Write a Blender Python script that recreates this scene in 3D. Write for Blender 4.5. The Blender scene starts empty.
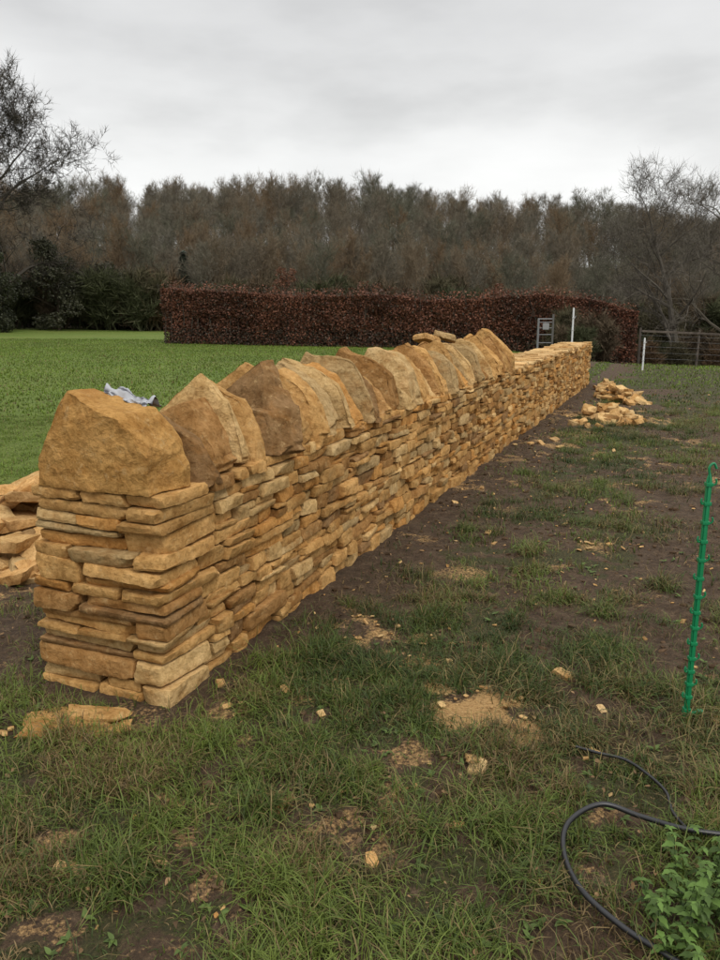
import bpy, math, random
import numpy as np
from functools import lru_cache
from mathutils import Vector, Matrix
R = np.random.default_rng(7)
random.seed(7)
scene = bpy.context.scene
scene.view_settings.view_transform = 'Standard'
scene.view_settings.look = 'None'
scene.view_settings.exposure = 0

# ------------------------------------------------------------ noise
def _h(ix, iy, iz, seed):
    h = (ix.astype(np.int64)*374761393 + iy.astype(np.int64)*668265263 + iz.astype(np.int64)*2147483647 + seed*974711) & 0xffffffff
    h = ((h ^ (h >> 13)) * 1274126177) & 0xffffffff
    h = ((h ^ (h >> 16)) * 2246822519) & 0xffffffff
    h = h ^ (h >> 13)
    return (h & 0xffff)/65535.0
def vn2(x, y, seed=0):
    x = np.asarray(x, float); y = np.asarray(y, float)
    ix = np.floor(x); iy = np.floor(y); fx = x-ix; fy = y-iy
    fx = fx*fx*(3-2*fx); fy = fy*fy*(3-2*fy); z = np.zeros_like(ix)
    a = _h(ix, iy, z, seed); b = _h(ix+1, iy, z, seed); c = _h(ix, iy+1, z, seed); d = _h(ix+1, iy+1, z, seed)
    return (a*(1-fx)+b*fx)*(1-fy)+(c*(1-fx)+d*fx)*fy
def fbm(x, y, seed=0, o=4):
    s = 0; a = .5; t = 0
    for i in range(o):
        s = s+a*vn2(x*2**i+i*13.7, y*2**i-i*7.3, seed+i); t += a; a *= .5
    return s/t
def vn3(p, seed=0):
    i = np.floor(p); f = p-i; f = f*f*(3-2*f)
    r = 0
    for dx in (0, 1):
        for dy in (0, 1):
            for dz in (0, 1):
                w = (f[:, 0] if dx else 1-f[:, 0])*(f[:, 1] if dy else 1-f[:, 1])*(f[:, 2] if dz else 1-f[:, 2])
                r = r+w*_h(i[:, 0]+dx, i[:, 1]+dy, i[:, 2]+dz, seed)
    return r
def ss(a, b, x):
    t = np.clip((x-a)/(b-a), 0, 1); return t*t*(3-2*t)

# ------------------------------------------------------------ wall frame
C1 = np.array([-.754, 2.943]); A = np.array([.380, .925]); N = np.array([.925, -.380])
WL, WW, WH = 15.4, .68, .885
def sd(x, y):
    dx = x-C1[0]; dy = y-C1[1]
    return dx*A[0]+dy*A[1], dx*N[0]+dy*N[1]

def terrain(x, y):
    x = np.asarray(x, float); y = np.asarray(y, float)
    h = ss(15, 60, y)*.35*ss(5, -20, x)
    h = h-ss(21, 36, y)*ss(5, 14, x)*1.5
    h = h+ss(58, 150, y)*(11.5+1.5*(fbm(x/40+3, y/60, 5)-.5)*2-3.5*ss(.18, .5, x/np.maximum(y, 1)))
    h = h+ss(12, 40, y)*.25*(fbm(x/9, y/9, 9)-.5)
    return h
DUST = [(.477, 2.943, .19, 1), (.153, 3.69, .17, .7), (.598, 4.65, .15, .5), (1.64, 5.18, .14, .5), (-.255, 3.03, .15, .5),
        (-.83, 1.99, .06, .5), (.33, 3.35, .10, .5), (1.7, 8.3, .2, .5), (2.3, 9.4, .25, .6), (1.25, 6.3, .15, .4), (-.02, 4.1, .12, .5), (2.9, 10.3, .35, .5), (3.8, 11.8, .7, .8),
        (-2.4, 5.0, .6, .8), (-.95, 2.8, .2, .4)]
def masks(x, y):
    s, d = sd(x, y)
    n1 = fbm(x*.9, y*.9, 21); n2 = fbm(x*3.1, y*3.1, 31); n3 = fbm(x*9, y*9, 41, 3)
    w = (n1-.5)*1.1+(n2-.5)*.9
    strip = (1-ss(.18, .80, d+w))*ss(-.5, .5, s)*(d > -.1)*.9
    strip = strip*(.5+.5*ss(1.2, 3.5, s))
    edge_ = np.maximum(np.maximum(-s, s-WL), np.maximum(d, -(d+WW)))
    foot = (1-ss(.07, .34, edge_+(n2-.5)*.4))*.95
    soil = ss(1.40, 1.9, d+w*.9)*ss(2.1, 3.0, y+w*.8)*(1-ss(8.5, 12, s+w*4))*(.76+.7*(n2-.5)*2)
    left = (1-ss(.4, 1.1, -(d+WW)+w))*(d < -WW+.1)*ss(-.5, .1, s)
    left = np.maximum(left, (1-ss(.5, .9, np.hypot((x+2.1)/1.1, (y-4.0)/1.5)+w*.5)))
    patch = ss(.515, .63, n2*.55+n1*.45)*.78*(y < 16)*(d > -1.3)
    patch = np.maximum(patch, .66*ss(.54, .64, n3)*(y < 9)*(d > -1.3))
    m = np.clip(np.maximum.reduce([strip, soil, left, patch, foot]), 0, 1)
    lf = ss(.9, 2.4, -(d+WW)+w)*ss(4.5, 7, y)
    m = m*(1-lf)
    du = np.zeros_like(m)
    for (cx, cy, r, k) in DUST:
        rr = np.hypot(x-cx, y-cy)/r+(n2-.5)*2.2+(n3-.5)*2.4
        du = np.maximum(du, k*(1-ss(.3, 1.4, rr)))
    du = np.maximum(du, .55*ss(.58, .72, n3)*ss(.46, .58, fbm(x*1.7, y*1.7, 77))*(y < 14)*(1-lf))
    return m, np.clip(du, 0, 1), lf
def ground_z(x, y):
    m, du, lf = masks(x, y)
    near = 1-ss(14, 25, y)
    h = terrain(x, y)+near*(.03*(fbm(x*1.2, y*1.2, 3)-.5)+(.016+.05*m)*(fbm(x*6, y*6, 4, 4)-.5)+.010*du-.012)
    return h

# ------------------------------------------------------------ mesh helpers
def new_obj(name, me, mat=None, parent=None):
    ob = bpy.data.objects.new(name, me); scene.collection.objects.link(ob)
    if mat: me.materials.append(mat)
    if parent: ob.parent = parent
    return ob
def empty(name, loc=(0, 0, 0)):
    e = bpy.data.objects.new(name, None); scene.collection.objects.link(e); e.location = loc; return e
def raw_mesh(name, V, loops, tot, col=None, smooth=False):
    me = bpy.data.meshes.new(name)
    V = np.asarray(V, np.float32); loops = np.asarray(loops, np.int32); tot = np.asarray(tot, np.int32)
    me.vertices.add(len(V)); me.vertices.foreach_set('co', V.ravel())
    me.loops.add(len(loops)); me.loops.foreach_set('vertex_index', loops)
    st = np.concatenate([[0], np.cumsum(tot)[:-1]]).astype(np.int32)
    me.polygons.add(len(tot)); me.polygons.foreach_set('loop_start', st); me.polygons.foreach_set('loop_total', tot)
    me.update(calc_edges=True)
    if col is not None:
        a = me.attributes.new('Col', 'FLOAT_COLOR', 'POINT')
        c = np.ones((len(V), 4), np.float32); c[:, :3] = col; a.data.foreach_set('color', c.ravel())
    me.polygons.foreach_set('use_smooth', np.full(len(tot), smooth))
    return me
class Acc:
    def __init__(s): s.V = []; s.L = []; s.T = []; s.C = []; s.n = 0
    def add(s, V, F, col):
        s.V.append(V); s.L.append((np.asarray(F)+s.n).ravel()); s.T.append(np.full(len(F), np.asarray(F).shape[1]))
        c = np.asarray(col, float)
        s.C.append(np.tile(c, (len(V), 1)) if c.ndim == 1 else c); s.n += len(V)
    def mesh(s, name, smooth=True, sharp=None):
        me = raw_mesh(name, np.concatenate(s.V), np.concatenate(s.L), np.concatenate(s.T), np.concatenate(s.C), smooth)
        if sharp: me.set_sharp_from_angle(angle=math.radians(sharp))
        return me

@lru_cache(maxsize=None)
def boxgrid(nx, ny, nz):
    idx = {}; P = []; F = []
    def g(i, j, k):
        if (i, j, k) not in idx:
            idx[(i, j, k)] = len(P); P.append((2*i/nx-1, 2*j/ny-1, 2*k/nz-1))
        return idx[(i, j, k)]
    for i in range(nx):
        for j in range(ny):
            F.append((g(i, j, 0), g(i, j+1, 0), g(i+1, j+1, 0), g(i+1, j, 0)))
            F.append((g(i, j, nz), g(i+1, j, nz), g(i+1, j+1, nz), g(i, j+1, nz)))
    for i in range(nx):
        for k in range(nz):
            F.append((g(i, 0, k), g(i+1, 0, k), g(i+1, 0, k+1), g(i, 0, k+1)))
            F.append((g(i, ny, k), g(i, ny, k+1), g(i+1, ny, k+1), g(i+1, ny, k)))
    for j in range(ny):
        for k in range(nz):
            F.append((g(0, j, k), g(0, j, k+1), g(0, j+1, k+1), g(0, j+1, k)))
            F.append((g(nx, j, k), g(nx, j+1, k), g(nx, j+1, k+1), g(nx, j, k+1)))
    return np.array(P), np.array(F)

def stone_local(sx, sy, sz, cell, jit=.12, cuts=2, amp=.0032, n=26, freq=18):
    c = lambda v: int(max(2, min(24, round(2*v/cell))))
    P, F = boxgrid(c(sx), c(sy), max(3, c(sz))); p = P.copy()
    nn = (np.abs(p)**n).sum(1)**(1/n); p = p/nn[:, None]
    J = R.uniform(-jit, jit, (2, 2, 2, 3))
    u = (P+1)/2; off = 0
    for i in (0, 1):
        for j in (0, 1):
            for k in (0, 1):
                w = (u[:, 0] if i else 1-u[:, 0])*(u[:, 1] if j else 1-u[:, 1])*(u[:, 2] if k else 1-u[:, 2])
                off = off+w[:, None]*J[i, j, k]
    p = p+off*np.array([min(1, .09/sx) if sx > .09 else 1, min(1, .09/sy) if sy > .09 else 1, 1.0])
    for _ in range(cuts):
        d = np.sign(R.uniform(-1, 1, 3))*np.array([R.uniform(.1, 1), R.uniform(.1, 1), R.choice([R.uniform(0, .15), R.uniform(.3, .9)])])
        d /= np.linalg.norm(d); m = (np.abs(d)).sum()*R.uniform(.82, .96)
        e = p@d-m; e = np.clip(e, 0, None); p = p-e[:, None]*d
    p = p*np.array([sx, sy, sz])
    o = R.uniform(0, 500, 3)
    for f, a in ((freq*.5, amp*1.1), (freq*1.3, amp*1.1), (freq*3.5, amp*.9)):
        q = p*f+o
        p = p+np.stack([vn3(q, 1)-.5, vn3(q+31, 2)-.5, (vn3(q+57, 3)-.5)*.6], 1)*2*a
    return p, F
def stone_col(pale=0.):
    b = R.random()
    base = np.array([.505, .288, .102])
    if b < .17: base = np.array([.36, .192, .068])
    elif b < .35: base = np.array([.56, .365, .155])
    elif b < .46: base = np.array([.50, .252, .076])
    elif b < .55: base = np.array([.46, .31, .14])
    elif b < .61: base = np.array([.28, .16, .068])
    base = base*(1-pale)+np.array([.61, .42, .20])*pale
    return base*R.uniform(.80, 1.14)
def rotm(rx, ry, rz):
    return np.array(Matrix.Rotation(rz, 3, 'Z')@Matrix.Rotation(ry, 3, 'Y')@Matrix.Rotation(rx, 3, 'X'))
def wall_to_world(p):
    return np.stack([C1[0]+p[:, 0]*A[0]+p[:, 1]*N[0], C1[1]+p[:, 0]*A[1]+p[:, 1]*N[1], p[:, 2]], 1)

# ------------------------------------------------------------ materials
def mat_new(name):
    m = bpy.data.materials.new(name); m.use_nodes = True; nt = m.node_tree; nt.nodes.clear()
    o = nt.nodes.new('ShaderNodeOutputMaterial'); b = nt.nodes.new('ShaderNodeBsdfPrincipled')
    nt.links.new(b.outputs[0], o.inputs[0]); b.inputs['Specular IOR Level'].default_value = .25
    return m, nt, b
def nd(nt, t, **k):
    n = nt.nodes.new(t)
    for a, v in k.items(): setattr(n, a, v)
    return n
def noise(nt, vec, scale, detail=5, rough=.6):
    n = nd(nt, 'ShaderNodeTexNoise'); n.inputs['Scale'].default_value = scale; n.inputs['Detail'].default_value = detail
    n.inputs['Roughness'].default_value = rough; nt.links.new(vec, n.inputs['Vector']); return n.outputs['Fac']
def ramp(nt, fac, stops):
    r = nd(nt, 'ShaderNodeValToRGB'); e = r.color_ramp.elements
    while len(e) < len(stops): e.new(.5)
    for i, (p, c) in enumerate(stops):
        e[i].position = p; e[i].color = (c if len(c) == 4 else (*c, 1)) if hasattr(c, '__len__') else (c, c, c, 1)
    nt.links.new(fac, r.inputs[0]); return r.outputs[0]
def mixc(nt, fac, a, b, mode='MIX'):
    m = nd(nt, 'ShaderNodeMix', data_type='RGBA', blend_type=mode)
    for s, v in ((m.inputs[0], fac), (m.inputs[6], a), (m.inputs[7], b)):
        if isinstance(v, (int, float)): s.default_value = v
        elif isinstance(v, tuple): s.default_value = (*v, 1)
        else: nt.links.new(v, s)
    return m.outputs[2]
def math_n(nt, op, a, b=0.):
    m = nd(nt, 'ShaderNodeMath', operation=op)
    for s, v in ((m.inputs[0], a), (m.inputs[1], b)):
        if isinstance(v, (int, float)): s.default_value = v
        else: nt.links.new(v, s)
    return m.outputs[0]

def stone_material(name, bedamt, dist, chipamt=1.2):
    m, nt, b = mat_new(name)
    tc = nd(nt, 'ShaderNodeTexCoord').outputs['Object']
    at = nd(nt, 'ShaderNodeAttribute', attribute_name='Col').outputs['Color']
    n1 = noise(nt, tc, 9, 6, .65); n2 = noise(nt, tc, 48, 6, .75); n3 = noise(nt, tc, 260, 3, .6)
    c = mixc(nt, 1., at, ramp(nt, n1, [(.3, (.66, .58, .48)), (.5, (.98, .98, .98)), (.7, (1.2, 1.24, 1.34))]), 'MULTIPLY')
    c = mixc(nt, .9, c, ramp(nt, n2, [(.3, (.58, .52, .44)), (.5, (1, 1, 1)), (.72, (1.22, 1.25, 1.32))]), 'MULTIPLY')
    st = ramp(nt, noise(nt, tc, 5.3, 4, .7), [(.52, 0.), (.68, 1.)])
    c = mixc(nt, math_n(nt, 'MULTIPLY', st, .4), c, (.37, .17, .048))
    st2 = ramp(nt, noise(nt, tc, 17, 6, .8), [(.56, 0.), (.66, 1.)])
    c = mixc(nt, math_n(nt, 'MULTIPLY', st2, .45), c, (.63, .44, .21))
    nt.links.new(c, b.inputs['Base Color']); b.inputs['Roughness'].default_value = .95; b.inputs['Specular IOR Level'].default_value = .06
    mp = nd(nt, 'ShaderNodeMapping'); mp.inputs['Scale'].default_value = (1, 1, 3.); nt.links.new(tc, mp.inputs[0])
    bed = noise(nt, mp.outputs[0], 24, 5, .65); chip = noise(nt, tc, 13, 4, .55)
    vo = nd(nt, 'ShaderNodeTexVoronoi', feature='F1'); vo.inputs['Scale'].default_value = 15
    dv = nd(nt, 'ShaderNodeVectorMath', operation='ADD'); nz = nd(nt, 'ShaderNodeTexNoise'); nz.inputs['Scale'].default_value = 9; nz.inputs['Detail'].default_value = 3; nt.links.new(tc, nz.inputs['Vector'])
    sc = nd(nt, 'ShaderNodeVectorMath', operation='SCALE'); sc.inputs['Scale'].default_value = .12; nt.links.new(nz.outputs['Color'], sc.inputs[0])
    nt.links.new(tc, dv.inputs[0]); nt.links.new(sc.outputs[0], dv.inputs[1]); nt.links.new(dv.outputs[0], vo.inputs['Vector'])
    hsum = math_n(nt, 'ADD', math_n(nt, 'MULTIPLY', bed, bedamt), math_n(nt, 'ADD', math_n(nt, 'MULTIPLY', n2, .85), math_n(nt, 'ADD', math_n(nt, 'MULTIPLY', n3, .16), math_n(nt, 'ADD', math_n(nt, 'MULTIPLY', chip, chipamt), math_n(nt, 'MULTIPLY', vo.outputs['Distance'], .9)))))
    bp = nd(nt, 'ShaderNodeBump'); bp.inputs['Strength'].default_value = 1.; bp.inputs['Distance'].default_value = dist
    nt.links.new(hsum, bp.inputs['Height']); nt.links.new(bp.outputs[0], b.inputs['Normal'])
    return m
STONE = stone_material('cotswold_stone', .35, .010); COPE = stone_material('coping_stone', .1, .020, 1.3)
def attr_mat(name, rough=.6, spec=.25, trans=0., nscale=0):
    m, nt, b = mat_new(name)
    at = nd(nt, 'ShaderNodeAttribute', attribute_name='Col').outputs['Color']
    c = at
    if nscale:
        tc = nd(nt, 'ShaderNodeTexCoord').outputs['Object']
        c = mixc(nt, 1., at, ramp(nt, noise(nt, tc, nscale, 3), [(.3, .6), (.7, 1.35)]), 'MULTIPLY')
    nt.links.new(c, b.inputs['Base Color']); b.inputs['Roughness'].default_value = rough; b.inputs['Specular IOR Level'].default_value = spec
    if trans:
        o = [n for n in nt.nodes if n.type == 'OUTPUT_MATERIAL'][0]
        t = nd(nt, 'ShaderNodeBsdfTranslucent'); nt.links.new(c, t.inputs[0]); mx = nd(nt, 'ShaderNodeMixShader'); mx.inputs[0].default_value = trans
        nt.links.new(b.outputs[0], mx.inputs[1]); nt.links.new(t.outputs[0], mx.inputs[2]); nt.links.new(mx.outputs[0], o.inputs[0])
    return m
GRASS = attr_mat('grass_blade', .5, .25, .25)
LEAF = attr_mat('leaf', .55, .25, .2)
BARK = attr_mat('bark', .9, .1, 0, 0)

# ------------------------------------------------------------ ground sheet
def axis(lo, f0, f1, hi, fine, grow=1.16):
    a = list(np.arange(f0, f1+1e-6, fine)); st = fine
    while a[-1] < hi: st *= grow; a.append(a[-1]+st)
    st = fine; b = [a[0]]
    while b[-1] > lo: st *= grow; b.append(b[-1]-st)
    return np.array(b[:0:-1]+a)
gx = axis(-420, -2.6, 4.6, 420, .03, 1.09); gy = axis(-60, 1.0, 9, 700, .03, 1.05)
X, Y = np.meshgrid(gx, gy); xf = X.ravel(); yf = Y.ravel()
m, du, lf = masks(xf, yf); Z = ground_z(xf, yf)
nx, ny = len(gx), len(gy)
i = np.arange(nx-1)[None, :]+np.arange(ny-1)[:, None]*nx
F = np.stack([i, i+1, i+1+nx, i+nx], -1).reshape(-1, 4)
wood = ss(52, 62, yf+3*fbm(xf/5, yf/5, 8))
wood = np.maximum(wood, ss(7, 10, xf)*ss(23, 27, yf))
me = raw_mesh('ground', np.stack([xf, yf, Z], 1), F.ravel(), np.full(len(F), 4), None, True)
a = me.attributes.new('Mask', 'FLOAT_COLOR', 'POINT'); a.data.foreach_set('color', np.stack([m, du, lf, wood], 1).astype(np.float32).ravel())
gm, nt, b = mat_new('ground_grass_and_soil')
tc = nd(nt, 'ShaderNodeTexCoord').outputs['Object']
at = nd(nt, 'ShaderNodeAttribute', attribute_name='Mask'); sp = nd(nt, 'ShaderNodeSeparateColor'); nt.links.new(at.outputs['Color'], sp.inputs[0])
nA = noise(nt, tc, 14, 6, .7); nB = noise(nt, tc, 70, 5, .7); nC = noise(nt, tc, .35, 4, .6); nD = noise(nt, tc, 2.2, 5, .65)
soil = ramp(nt, nA, [(.25, (.036, .022, .012)), (.5, (.080, .050, .028)), (.75, (.145, .098, .058))])
soil = mixc(nt, .85, soil, ramp(nt, nB, [(.3, .45), (.7, 1.5)]), 'MULTIPLY')
gr = ramp(nt, nB, [(.3, (.026, .026, .010)), (.55, (.062, .056, .020)), (.75, (.13, .10, .045))])
fld = mixc(nt, nD, (.080, .130, .018), (.13, .185, .027)); fld = mixc(nt, ramp(nt, nC, [(.4, 0.), (.6, .6)]), fld, (.145, .17, .035))
fld = mixc(nt, .8, fld, ramp(nt, nA, [(.3, .5), (.7, 1.4)]), 'MULTIPLY')
c = mixc(nt, sp.outputs[2], gr, fld)
mm = math_n(nt, 'ADD', sp.outputs[0], math_n(nt, 'MULTIPLY', math_n(nt, 'SUBTRACT', nA, .5), 1.))
c = mixc(nt, ramp(nt, mm, [(.25, 0.), (.5, 1.)]), c, soil)
dm = math_n(nt, 'ADD', sp.outputs[1], math_n(nt, 'MULTIPLY', math_n(nt, 'SUBTRACT', nB, .5), 1.9))
dust = ramp(nt, nB, [(.3, (.30, .16, .055)), (.7, (.60, .38, .16))])
c = mixc(nt, ramp(nt, dm, [(.32, 0.), (.8, 1.)]), c, dust)
c = mixc(nt, at.outputs['Alpha'], c, mixc(nt, nD, (.028, .020, .012), (.07, .05, .03)))
nt.links.new(c, b.inputs['Base Color']); b.inputs['Roughness'].default_value = .85
bp = nd(nt, 'ShaderNodeBump'); bp.inputs['Strength'].default_value = 1; bp.inputs['Distance'].default_value = .035
nt.links.new(math_n(nt, 'ADD', nA, math_n(nt, 'MULTIPLY', nB, .6)), bp.inputs['Height']); nt.links.new(bp.outputs[0], b.inputs['Normal'])
new_obj('ground', me, gm)

# ------------------------------------------------------------ dry stone wall
wall = empty('dry_stone_wall')
hs = []
while sum(hs) < WH-.03: hs.append(R.choice([.048, .058, .068, .078, .09], p=[.14, .28, .28, .20, .10]))
hs = np.array(hs)*WH/sum(hs); zb = np.concatenate([[0], np.cumsum(hs)])
def zk(k, s, side):
    if k <= 0: return -.05
    if k >= len(hs): return zb[k]+.016*(vn2(np.array([s*2.9]), np.array([side*9.]), 3)[0]-.5)
    return zb[k]+.034*(vn2(np.array([s*.8]), np.array([k*3.7+side*50]), 2)[0]-.5)+.020*(vn2(np.array([s*3.8]), np.array([k*5.7+side*50]), 6)[0]-.5)
def face_t(z, side):
    return (-.045+.02*z/WH) if side == 0 else (-WW-.045+.05*z/WH)
acc = Acc()
def put(s0, s1, t0, t1, z0, z1, cell, tilt=0., col=None, **kw):
    g = R.uniform(.003, .008)
    p, F = stone_local((s1-s0)/2-g, (t1-t0)/2-g*.6, (z1-z0)/2-R.uniform(.001, .003), cell, **kw)
    p = p@rotm(R.normal(0, .03), tilt+R.normal(0, .014), R.normal(0, .035)).T
    p = p+np.array([(s0+s1)/2, (t0+t1)/2, (z0+z1)/2])
    acc.add(wall_to_world(p), F, stone_col() if col is None else col)
for k in range(len(hs)):
    for end in (0, 1):
        qa = R.uniform(.2, .42); sA = -.012+R.uniform(-.016, .016)
        if end: sA = WL-qa
        nc = 2 if k % 2 else 3
        if R.random() < .2: nc = 5-nc
        cu = [R.choice([R.uniform(.28, .42), R.uniform(.58, .72)])] if nc == 2 else [R.uniform(.22, .40), R.uniform(.58, .78)]
        e = [face_t(zb[k], 1)-.005+R.uniform(-.014, .014)]+[-WW+WW*c for c in cu]+[face_t(zb[k], 0)+.005+R.uniform(-.018, .014)]
        for j in range(nc):
            z0, z1 = zk(k, sA, 0), zk(k+1, sA, 0)
            L = qa if (j in (0, nc-1)) else qa*R.uniform(.6, 1)
            off = R.uniform(-.018, .016); cl_ = .012 if end == 0 else .05
            if z1-z0 > .07 and R.random() < .45:
                zm = z0+(z1-z0)*R.uniform(.35, .65)
                put(sA+off, sA+L, e[j], e[j+1], z0, zm, cl_, jit=.12)
                put(sA-off, sA+L, e[j]+R.uniform(0, .02), e[j+1]-R.uniform(0, .02), zm, z1, cl_, jit=.12)
            else:
                put(sA+off, sA+L, e[j], e[j+1], z0, z1, cl_, jit=.14)
        if end == 0: qn = qa
        else: qf = qa
    for side in (0, 1):
        s = qn; smax = WL-qf
        while s < smax-.02:
            l = R.choice([R.uniform(.09, .17), R.uniform(.17, .28), R.uniform(.26, .42)], p=[.28, .48, .24])
            if smax-(s+l) < .1: l = smax-s
            zc = zb[k]; ft = face_t(zc, side); pr = R.uniform(-.028, .016)
            dep = R.uniform(.17, .25); z0, z1 = zk(k, s+l/2, side), zk(k+1, s+l/2, side)
            tl = -(zk(k, s+l, side)-zk(k, s, side))/max(l, .1)+R.normal(0, .015)
            if side == 0: cell = .013 if s < 2.5 else (.02 if s < 5 else (.032 if s < 9 else .05))
            else: cell = .06
            if side == 0: t0, t1 = ft-dep, ft+pr
            else: t0, t1 = ft-pr, ft+dep
            r = R.random()
            if z1-z0 > .060 and r < .45:
                zm = z0+(z1-z0)*R.uniform(.34, .66)
                put(s, s+l, t0, t1, z0, zm, cell, tl, jit=.12); q = R.uniform(-.018, .012)
                if side == 0: t1 += q
                if l > .25 and R.random() < .5:
                    sm = s+l*R.uniform(.35, .65); put(s, sm, t0, t1, zm, z1, cell, tl, jit=.13); put(sm, s+l, t0, t1-.01, zm, z1, cell, tl, jit=.13)
                else: put(s, s+l, t0, t1, zm, z1, cell, tl, jit=.13)
            else:
                put(s, s+l, t0, t1, z0, z1-R.uniform(0, .006), cell, tl, jit=.15)
            s += l
s = 6.9
while s < WL-.15:
    l = R.uniform(.14, .3); cu = R.uniform(-.45, -.22)
    for (t0, t1) in ((-WW+.05, cu), (cu, -.04)):
        h = R.uniform(.02, .05)
        put(s, s+l, t0+R.uniform(-.02, .03), t1+R.uniform(-.03, .03), WH-.012, WH+h, .035, R.normal(0, .04), col=stone_col(.6), jit=.2)
    s += l
new_obj('stone_courses', acc.mesh('stone_courses', True, 26), STONE, wall)
acc = Acc(); p, F = boxgrid(60, 3, 3)
q = p*np.array([WL/2-.10, WW/2-.12, WH/2-.03])+np.array([WL/2, -WW/2, WH/2-.03])
acc.add(wall_to_world(q), F, [.05, .03, .015]); new_obj('hearting', acc.mesh('hearting', False), STONE, wall)

# coping stones on edge: angular split slabs
acc = Acc()
def cope(s0, T, W, H, prof, lean, tc=0., col=None, yaw=0., cell=.018, cuts=6, taper=.4, xs=None, flake=.012, rag=.05, roll=0.):
    nxx = int(np.clip(W/cell, 10, 50)); nyy = int(np.clip(T/cell, 5, 16)); nzz = int(np.clip(H/cell, 8, 34))
    P, F = boxgrid(nyy, nxx, nzz); p = P.copy(); n = 40
    nn = (np.abs(p)**n).sum(1)**(1/n); p = p/nn[:, None]
    z = (p[:, 2]+1)/2; o = R.uniform(0, 500, 3)
    xs = np.linspace(-1, 1, len(prof)) if xs is None else np.array(xs)
    pf = np.interp(p[:, 1], xs, prof)
    pf = pf+rag*(vn2(p[:, 1]*3.2+o[0], p[:, 0]*.8+o[1], 5)-.5)+rag*.5*(vn2(p[:, 1]*8+o[1], p[:, 0]*1.2, 5)-.5)
    q = np.stack([p[:, 0]*T/2*(1-taper*z*pf), p[:, 1]*W/2*(1-.05*z), z*pf*H], 1)
    q[:, 1] += np.sign(p[:, 1])*np.abs(p[:, 1])**4*.025*(vn2(z*3+o[2], p[:, 0]*.8+o[0], 8)-.6)*2
    # split planes: each face made of a few flat facets
    for k in range(cuts):
        sg = 1 if k % 2 else -1
        d = np.array([sg, R.uniform(-.55, .55), R.uniform(-.10, .55)]); d /= np.linalg.norm(d)
        pr = q@d; mm = pr.max()-R.uniform(.012, .045); e = np.clip(pr-mm, 0, None); q = q-e[:, None]*d
    for k in range(4):
        d = np.array([R.uniform(-.8, .8), R.choice([-1, 1])*R.uniform(.2, 1), R.uniform(.2, 1)]); d /= np.linalg.norm(d)
        pr = q@d; mm = pr.max()-R.uniform(.006, .030); e = np.clip(pr-mm, 0, None); q = q-e[:, None]*d
    side = np.sign(p[:, 0])*np.abs(p[:, 0])**5
    ter = ss(.35, .45, vn2(q[:, 1]*5+q[:, 2]*2+o[0], q[:, 2]*5-q[:, 1]*2+o[1]+np.sign(p[:, 0])*9, 12))+.6*ss(.55, .62, vn2(q[:, 1]*11+o[1], q[:, 2]*9+o[2]+np.sign(p[:, 0])*5, 13))
    q[:, 0] -= side*flake*ter
    for f, a in ((5, .005), (17, .003), (45, .0026), (95, .0016)):
        w = q*f+o
        q = q+np.stack([vn3(w, 1)-.5, vn3(w+31, 2)-.5, (vn3(w+57, 3)-.5)*.8], 1)*2*a
    q[:, 0] += lean*q[:, 2]
    c, sn = math.cos(roll), math.sin(roll); q = np.stack([q[:, 0], q[:, 1]*c-q[:, 2]*sn, q[:, 1]*sn+q[:, 2]*c], 1)
    c, sn = math.cos(yaw), math.sin(yaw); q = np.stack([q[:, 0]*c-q[:, 1]*sn, q[:, 0]*sn+q[:, 1]*c, q[:, 2]], 1)
    q = q+np.array([s0+T/2, -WW/2+tc, WH-.006])
    acc.add(wall_to_world(q), F, stone_col() if col is None else col)
cope(-.02, .27, .59, .395, [.34, .50, 1., .86, .80, .5], .02, -.015, col=np.array([.51, .280, .088]), cell=.0115, cuts=4, taper=.10, xs=[-1, -.88, -.58, .1, .60, 1.], flake=.006, rag=.03)
s = .255
while s < 6.85:
    T = R.choice([R.uniform(.11, .15), R.uniform(.15, .23)], p=[.45, .55])
    H = R.uniform(.34, .45)+.05*s/7
    typ = R.random()
    if typ < .5:
        pk = R.uniform(-.8, -.2); prof = [R.uniform(.3, .7), 1., R.uniform(.66, .85), R.uniform(.36, .6), R.uniform(.08, .24)]; xs = [-1, pk, .25, .7, 1]
    elif typ < .75:
        a_ = R.uniform(-.75, -.4); prof = [R.uniform(.3, .6), 1., R.uniform(.84, .99), R.uniform(.5, .7), R.uniform(.12, .3)]; xs = [-1, a_, R.uniform(.15, .5), .78, 1]
    else:
        prof = [R.uniform(.25, .5), R.uniform(.6, .85), 1., R.uniform(.45, .7), R.uniform(.12, .3)]; xs = [-1, -.5, R.uniform(-.1, .35), .75, 1]
    if R.random() < .25: H *= R.uniform(.70, .86)
    cope(s, T*1.06, R.uniform(.56, .68), H, prof, R.uniform(.15, .60), R.uniform(-.03, .03), yaw=R.normal(0, .15), cell=.013 if s < 2.5 else .020, cuts=5, taper=R.uniform(.05, .35), xs=xs, flake=R.uniform(.005, .010), rag=R.uniform(.04, .11), roll=R.normal(0, .05))
    s += T
cope(6.85, .22, .6, .50, [.5, 1, .95, .7, .4], .1, 0, cell=.025)
for (s, t, z) in ((5.3, -.62, WH+.42), (5.55, -.5, WH+.44)):
    p, F = stone_local(.12, .09, .03, .02, amp=.006); p = p@rotm(.2, .25, R.uniform(0, 3)).T+np.array([s, t, z]); acc.add(wall_to_world(p), F, stone_col(.4))
new_obj('coping_stones', acc.mesh('coping_stones', True, 22), COPE, wall)

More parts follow.
